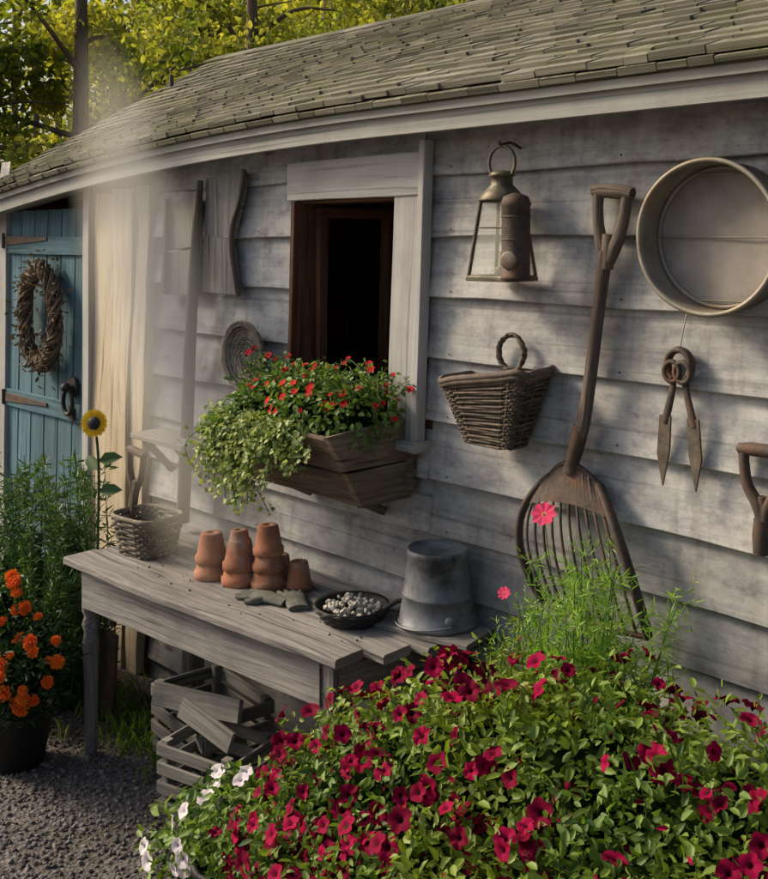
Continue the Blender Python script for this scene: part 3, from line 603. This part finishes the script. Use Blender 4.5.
mb=MB();tube(mb,spath([(-3.64,-.075,2.29),(-3.665,-.08,2.05),(-3.70,-.08,1.7),(-3.72,-.09,1.2),(-3.73,-.1,.9)],8),[.013,.020,.024,.027,.027],12,0,.5);mb.build('long_tool_pole',[M_hand],shift=(.08,-.005,0))
mb=MB();c=(-3.27,-.035,1.605)
lathe(mb,[(0,.02),(.10,.03),(.125,.055),(.133,.058),(.135,.05),(.11,.02),(.05,.005)],c,axis=(0,-1,0),k=40,mat=0,tone=.6,wob=.02)
for j in range(11):
    r=.012+.0105*j;a=np.linspace(0,2*np.pi,60,endpoint=False);tube(mb,np.c_[c[0]+r*np.cos(a),-.035-.026-.0035*max(0,j-7)**1.7+.002*np.sin(a*14+j*3.14),c[2]+r*np.sin(a)],.0055,5,0,closed=True)
mb.build('round_wicker_tray',[M_wick2])
mb=MB();plank(mb,(-3.88,-.12,1.235),(-3.50,-.12,1.235),(0,1,0),.18,.022,5,.002,0,1.0);plank(mb,(-3.81,-.05,1.08),(-3.81,-.18,1.22),(1,0,0),.03,.025,1,0,0);plank(mb,(-3.57,-.05,1.08),(-3.57,-.18,1.22),(1,0,0),.03,.025,1,0,0)
mb.build('small_wall_shelf',[M_old])
mb=MB();dgrip(mb,(-3.76,-.28,1.12),.1,1.0,0,1);tube(mb,spath([(-3.77,-.28,1.03),(-3.80,-.3,.8),(-3.84,-.34,.5)],6),[.018,.018,.018],10,0)
outline(mb,[(-3.90,.16),(-3.80,.16),(-3.77,.48),(-3.91,.48)][::-1],-.36,-.35,1,.5);mb.build('garden_spade',[M_hand,M_iron],shift=(.04,0,0))
mb=MB()
for k in range(20):
    a=np.linspace(0,2*np.pi,70,endpoint=False);ph=rng.random()*6.28;q=rng.integers(3,8);rr=rng.uniform(.015,.045)
    R0=1+rng.normal()*.02;tube(mb,np.c_[-5.06+(.165*R0+rr*np.cos(q*a+ph))*np.cos(a),-.10+rr*.8*np.sin(q*a+ph),1.67+(.235*R0+rr*np.cos(q*a+ph))*np.sin(a)],rng.uniform(.004,.008),5,0,closed=True)
n=420;a=rng.random(n)*6.28;P=np.c_[-5.06+(.165+.05*rng.normal(size=n)*.8)*np.cos(a),-.11+.03*rng.normal(size=n),1.67+(.235+.05*rng.normal(size=n)*.8)*np.sin(a)];leaves(mb,leafT(.45),P,nrmz(P-A([-5.06,0,1.67])),.035,1,rnd=1)
mb.build('grapevine_wreath',[M_brn,M_dry],shift=(.13,0,0))
mb=MB();c=(-4.75,-.07,1.27);lathe(mb,[(0,0),(.05,0),(.052,.008),(.03,.012),(0,.014)],(c[0],-.045,c[2]+.07),axis=(0,-1,0),k=20,mat=0)
a=np.linspace(0,2*np.pi,24,endpoint=False);tube(mb,np.c_[c[0]+.045*np.cos(a),np.full(24,-.075),c[2]+.0+.06*np.sin(a)],.011,8,0,closed=True);lathe(mb,[(0,-.025),(.02,-.015),(.025,0),(.02,.015),(0,.025)],(c[0],-.085,c[2]+.07),k=14,mat=0);box(mb,(c[0],-.05,c[2]-.06),(.05,.02,.06),0)
mb.build('door_knocker',[M_blk],shift=(.06,0,0))
mb=MB();c=A([-3.75,-.33,1.315]);nrm=nrmz(A([.8,-1,.15]));n=16;R=frame(nrm)
for l in range(2):
    an=np.linspace(0,2*np.pi,n,endpoint=False)+l*.17;D=(R@A([np.cos(an),np.sin(an),np.full(n,.0)])).T
    scatter(mb,leafT(.42,.03,.0),c+D*.022+nrm*.004*l,np.tile(nrm,(n,1)),.036,None,0,dirx=D)
lathe(mb,[(.026,0),(.025,.008),(.015,.012),(0,.014)],c,axis=tuple(nrm),k=20,mat=1)
tube(mb,spath([c-nrm*.01,c+A([0,.02,-.2]),c+A([-.01,.02,-.6]),(c[0],c[1]+.02,GZ)],6),.006,6,2,.3)
q=A([c+A([0,.02,-.15]),c+A([0,.02,-.19]),c+A([0,.02,-.27])]);scatter(mb,leafT(.5),q,np.tile([.5,-1,.6],(3,1)),.10,.5,2,dirx=A([[1,0,.5],[-1,0,.5],[1,.2,.3]]))
mb.build('sunflower_ornament',[M_yel,M_blk,M_leafD],shift=(-.03,-.10,0.01))
# ---------------------------------------------------------------- plants
mb=MB()
for i in range(70):
    b0=A([rng.uniform(-4.5,-3.95),rng.uniform(-.5,-.2),GZ]);h=rng.uniform(.5,1.05)*(1 if b0[0]<-4.05 else .85);top=b0+A([rng.normal()*.08,rng.normal()*.06-.05,h]);pts=spath([b0,(b0+top)/2+A([rng.normal()*.03,rng.normal()*.03,0]),top],8);tube(mb,pts,[.004,.0015],4,1)
    n=150;t=rng.random(n)**.7;q=A([pts[int(x*(len(pts)-1))] for x in t])+rng.normal(size=(n,3))*.008;out=nrmz(np.c_[rng.normal(size=(n,2)),np.zeros(n)+.5]);scatter(mb,leafT(.16,.02,.05),q,rng.normal(size=(n,3)),rng.uniform(.03,.06,n),np.clip(t*rng.uniform(.5,1.2,n),0,1),0,dirx=out)
mb.build('rosemary_bush',[M_leafD,M_stem])
mb=MB();bl=[((-4.5,-.5,.42),(.35,.22,.3)),((-4.15,-.55,.35),(.22,.2,.2)),((-4.9,-.45,.4),(.35,.2,.3))];core(mb,bl,.75,1);P,Nn=blob_pts(bl,3500,.7,1.12,.1);leaves(mb,leafT(.45),P,Nn,rng.uniform(.03,.055,len(P)),0,rnd=.8);mb.build('low_shrub',[M_leafD,M_core])
mb=MB();c=A([-3.72,-.78]);lathe(mb,[(0,0),(.10,0),(.135,.19),(.147,.19),(.147,.215),(.135,.215),(.13,.19),(0,.19)],(c[0],c[1],GZ),k=28,mat=3,wob=.01)
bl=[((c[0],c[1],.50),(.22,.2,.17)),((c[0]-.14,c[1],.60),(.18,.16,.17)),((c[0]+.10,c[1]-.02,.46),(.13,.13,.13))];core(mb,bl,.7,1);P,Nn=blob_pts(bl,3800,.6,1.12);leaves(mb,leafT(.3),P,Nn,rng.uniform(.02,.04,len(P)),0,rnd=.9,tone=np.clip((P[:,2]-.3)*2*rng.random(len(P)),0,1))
P,Nn=blob_pts(bl,60,1.05,1.22,.36,-.72);scatter(mb,pomT(),P,Nn+A([.5,-.6,.35])+rng.normal(size=P.shape)*.3,rng.uniform(.015,.032,len(P)),mat=2,smooth=False)
mb.build('potted_marigolds',[M_leafM_,M_core,M_org,M_blk])
# petunia mass
mb=MB();bl=[((-1.90,-.68,.66),(.24,.24,.22)),((-1.62,-.60,.74),(.28,.28,.27)),((-1.35,-.55,.78),(.30,.28,.28)),((-1.08,-.52,.78),(.28,.28,.26)),((-.82,-.5,.77),(.28,.3,.25)),((-1.75,-.85,.50),(.22,.22,.22)),((-1.45,-.88,.55),(.3,.26,.26)),((-1.1,-.85,.62),(.3,.26,.26)),((-.85,-.80,.65),(.28,.26,.26)),((-2.02,-.80,.50),(.18,.2,.2))]
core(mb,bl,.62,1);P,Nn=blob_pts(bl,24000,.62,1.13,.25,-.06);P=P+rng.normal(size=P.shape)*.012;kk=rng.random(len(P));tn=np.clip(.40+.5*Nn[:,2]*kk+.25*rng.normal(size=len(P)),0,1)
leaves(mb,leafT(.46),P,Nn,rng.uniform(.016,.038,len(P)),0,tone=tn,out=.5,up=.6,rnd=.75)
P,Nn=blob_pts(bl,3200,1.06,1.24,.3,-.12);g=np.sin(P[:,0]*11+1)*np.sin(P[:,1]*13+P[:,2]*9)+.5*np.sin(P[:,0]*27+P[:,2]*21)
pr_=np.clip(.24+.55*(g>-.15)+np.clip((-1.5-P[:,0])*1.2,-.2,.35)-np.clip((P[:,2]-.92)*2.2,0,.5),0.06,.95);sel=rng.random(len(P))<pr_*.72;P=P[sel];Nn=Nn[sel];PA=P
for cu in (.05,.14,.22):
    k_=rng.random(len(P))<.5;scatter(mb,flowerT(5,.55,.78,cu),P[k_],Nn[k_]+A([.1,-.5,.35])+rng.normal(size=(k_.sum(),3))*.5,rng.uniform(.016,.029,k_.sum()),mat=2);P=P[~k_];Nn=Nn[~k_]
P,Nn=blob_pts(bl,420,1.04,1.2,.3,-.12);leaves(mb,leafT(.35,.12),P,Nn,rng.uniform(.015,.03,len(P)),2)
for i in range(150):
    p=P[rng.integers(len(P))]*1.0;n_=A([rng.normal()*.3,-.3+rng.normal()*.3,1]);e=p+nrmz(n_)*rng.uniform(.05,.12);tube(mb,spath([p-A([0,0,.05]),p,e],4),.0016,4,3);q=np.linspace(p,e,8)+rng.normal(size=(8,3))*.006;leaves(mb,leafT(.42),q,rng.normal(size=(8,3)),rng.uniform(.014,.028,8),0)
mb.build('magenta_petunias',[M_leafP,M_core,M_mag,M_stem])
mb=MB();
for cx_ in (-1.6,-1.0):
    lathe(mb,[(0,0),(.26,0),(.32,.42),(.335,.44),(.30,.44),(.29,.38),(0,.38)],(cx_,-.68,GZ),k=20,mat=0,smooth=False)
    for z in (.1,.33): lathe(mb,[(.277+.14*z,z-.015),(.283+.14*z,z-.012),(.286+.14*z,z+.012),(.28+.14*z,z+.015)],(cx_,-.68,GZ),k=20,mat=1)
mb.build('barrel_planters',[M_brn,M_iron])
mb=MB();c=(-2.40,-.74);lathe(mb,[(0,0),(.09,0),(.12,.17),(.13,.17),(.13,.195),(.118,.195),(.112,.17),(0,.17)],(c[0],c[1],GZ),k=28,mat=3,wob=.01)
bl=[((c[0]-.04,c[1]+.02,.40),(.15,.15,.12)),((c[0]-.2,c[1]-.0,.27),(.15,.13,.11)),((c[0]+.04,c[1],.43),(.11,.13,.11))];P,Nn=blob_pts(bl,1500,.6,1.2,.14);leaves(mb,leafT(.5),P,Nn,rng.uniform(.02,.042,len(P)),0)
P,Nn=blob_pts(bl,50,1.05,1.3,.16,-.6);scatter(mb,flowerT(5,.45,.85),P,Nn+A([.2,-.5,.3]),rng.uniform(.018,.028,len(P)),mat=2)
mb.build('potted_white_petunias',[M_leafP,M_core,M_wht,M_blk])
# cosmos
mb=MB()
for i in range(56):
    b0=A([rng.uniform(-1.68,-1.44),rng.uniform(-.36,-.2),.7]);top=b0+A([float(np.clip(rng.normal()*.07,-.12,.14)),rng.normal()*.05-.02,rng.uniform(.26,.58)]);
    if i<7: top[0]+=.20
    pts=spath([b0,(b0+top)/2+rng.normal(size=3)*.02,top],6);tube(mb,pts,[.003,.0012],4,1)
    for j in range(34):
        t=rng.uniform(.15,1);p=pts[int(t*(len(pts)-1))];d=nrmz(A([rng.normal(),rng.normal()*.8,rng.uniform(0,.9)]));n=7;l=rng.uniform(.03,.075);q=p+np.linspace(.2,1,n)[:,None]*d*l
        scatter(mb,leafT(.12,.01,.02),q,rng.normal(size=(n,3)),rng.uniform(.018,.034,n),rng.random(),0,dirx=np.tile(d,(n,1))+rng.normal(size=(n,3))*.6)
fl=A([(-1.67,-.30,1.34),(-1.77,-.34,1.12),(-1.46,-.34,.93)]);scatter(mb,flowerT(8,.1,.8),fl,np.tile([.3,-1,.9],(3,1))*1.0,A([.034,.018,.02]),1.0,2)
tube(mb,spath([fl[0],fl[0]+A([.01,.03,-.2]),fl[0]+A([.05,.05,-.5])],5),.0018,4,1);tube(mb,spath([fl[1],fl[1]+A([.04,.03,-.2]),fl[1]+A([.08,.05,-.4])],5),.0018,4,1)
mb.build('cosmos_plant',[M_leafC,M_stem,M_pnk])
mb=MB();n=900;P=np.c_[rng.normal(-3.5,.25,n),rng.normal(-.28,.12,n),np.full(n,GZ)];P=P[P[:,1]<-.04];n=len(P);scatter(mb,leafT(.14,.02,.1),P,np.c_[rng.normal(size=(n,2)),np.full(n,.3)],rng.uniform(.03,.09,n),None,0,dirx=np.c_[rng.normal(size=(n,2))*.4,np.ones(n)]);mb.build('grass_tufts',[M_leafP])
# ---------------------------------------------------------------- background trees
def tree(name,x,y,h,cr,n,seed,ls=.10):
    global rng
    rng=np.random.default_rng(seed);mb=MB()
    tp=spath([(x,y,0),(x+.1,y,h*.4),(x-.05,y+.1,h*.75),(x+.05,y,h)],6);tube(mb,tp,[.13,.10,.07,.03],9,0)
    cl=[]
    for i in range(20):
        t=rng.uniform(.2,.95);p=tp[int(t*(len(tp)-1))];d=nrmz(A([rng.normal(),rng.normal(),rng.uniform(-.1,.7)]))*cr*rng.uniform(.5,1.1);e=p+d;tube(mb,spath([p,p+d*.5+A([0,0,.15]),e],4),[.035,.008],6,0)
        for f in (.5,1.0): cl.append((p+d*f+rng.normal(size=3)*.2,A([.55,.55,.35])*cr*.5*rng.uniform(.6,1.15)))
    P=[];T=[]
    k=n//len(cl)
    for c,r in cl: P.append(c+nrmz(rng.normal(size=(k,3)))*rng.uniform(.3,1.1,(k,1))*r);T.append(np.clip(rng.random()+.3*rng.normal(size=k),0,1))
    P=np.vstack(P);leaves(mb,leafT(.55),P,rng.normal(size=P.shape),rng.uniform(ls*.7,ls*1.3,len(P)),1,up=.4,rnd=.8,tone=np.concatenate(T));mb.build(name,[M_brn,M_leafT])
sp=[(-8.2,3.6,5.0,1.6),(-10.5,3.0,6,2.0),(-9.0,6.5,6,2.0),(-7.0,5.5,5.2,1.7),(-12.5,6.0,7,2.4),(-6.0,8.5,6.4,2.0),(-9.6,10.5,8,2.6),(-4.0,8.0,5.6,1.8),(-14.5,10,9,3.),(-2.5,10.5,7,2.2),(-13,2.2,6,2.2),(-10.8,1.6,4.5,1.5)]
for i,(x,y,h,cr) in enumerate(sp): tree('maple_tree',x,y,h,cr,9000,50+i,.068+.010*max(0,math.hypot(x,y)-9))
rng=np.random.default_rng(5)
mb=MB();n=60000;u=rng.random(n);P=np.c_[-36+38*u+rng.normal(size=n)*.6,13+4*rng.random(n)+2*np.sin(u*9),rng.uniform(.3,9.0,n)+1.2*np.sin(u*25)]
cl=np.sin(P[:,0]*1.9+np.sin(P[:,2]*2.1)*1.5)*np.sin(P[:,2]*2.4+P[:,0]*.7)
leaves(mb,leafT(.6),P,rng.normal(size=P.shape),rng.uniform(.15,.32,n),0,tone=np.clip(.45+.4*cl+.2*rng.normal(size=n),0,1))
for i in range(22): x=-35+1.6*i;tube(mb,[(x,13.5,0),(x+.2,13.5,10)],.12,7,1)
mb.build('distant_trees',[M_leafT,M_brn])
# ---------------------------------------------------------------- sunbeam haze: scatter volume added and shaped as the light shaft over the posts
import bmesh
def mist(p0,p1,rx,ry,dens,pw_):
    me=bpy.data.meshes.new('sunbeam_mist');bm=bmesh.new();bmesh.ops.create_icosphere(bm,subdivisions=3,radius=1);bm.to_mesh(me);bm.free()
    mo=bpy.data.objects.new('sunbeam_mist',me);sc.collection.objects.link(mo)
    p0=Vector(p0);p1=Vector(p1);mo.location=(p0+p1)/2;mo.rotation_euler=(p1-p0).to_track_quat('Z','Y').to_euler();mo.scale=(rx,ry,(p1-p0).length/2)
    m=bpy.data.materials.new('mist');m.use_nodes=True;nt=m.node_tree;nt.nodes.remove(nt.nodes['Principled BSDF']);out=nt.nodes['Material Output']
    tc=coords(nt);gr=nd(nt,'ShaderNodeTexGradient',gradient_type='SPHERICAL');nt.links.new(tc,gr.inputs[0])
    pw=nd(nt,'ShaderNodeMath',operation='POWER');pw.inputs[1].default_value=pw_;nt.links.new(gr.outputs['Fac'],pw.inputs[0])
    ml=nd(nt,'ShaderNodeMath',operation='MULTIPLY');ml.inputs[1].default_value=dens;nt.links.new(pw.outputs[0],ml.inputs[0])
    vs=nd(nt,'ShaderNodeVolumeScatter');vs.inputs['Color'].default_value=(1,.94,.80,1);vs.inputs['Anisotropy'].default_value=.4;nt.links.new(ml.outputs[0],vs.inputs['Density']);nt.links.new(vs.outputs[0],out.inputs['Volume'])
    me.materials.append(m)
mist((-4.02,-.30,2.98),(-2.92,-.33,.50),.30,.22,8.5,1.4)
# ---------------------------------------------------------------- light, sky, camera
w=bpy.data.worlds.new('World');sc.world=w;w.use_nodes=True;nt=w.node_tree;bg=nt.nodes['Background']
sk=nt.nodes.new('ShaderNodeTexSky');sk.sky_type='NISHITA';sk.sun_disc=False
EL,AZ=math.radians(33),math.radians(245)
sk.sun_elevation=EL;sk.sun_rotation=AZ;sk.air_density=1.0;sk.dust_density=5
nt.links.new(sk.outputs[0],bg.inputs[0]);bg.inputs[1].default_value=.14
sd=bpy.data.lights.new('sun','SUN');sd.energy=4.4;sd.angle=math.radians(15);sd.color=(1,.85,.65)
so=bpy.data.objects.new('sun',sd);sc.collection.objects.link(so)
d=Vector((math.sin(AZ)*math.cos(EL),math.cos(AZ)*math.cos(EL),math.sin(EL)));so.rotation_euler=d.to_track_quat('Z','Y').to_euler()
cam=bpy.data.cameras.new('camera');co=bpy.data.objects.new('camera',cam);sc.collection.objects.link(co);sc.camera=co
co.location=(0,-2.488,2.05);co.rotation_euler=(math.radians(90),0,math.radians(46));cam.sensor_fit='HORIZONTAL';cam.sensor_width=36;cam.lens=49.2;cam.shift_y=-.26;cam.clip_end=1000;cam.clip_start=.05
sc.view_settings.view_transform='Standard';sc.view_settings.look='None';sc.view_settings.exposure=0
print('done')
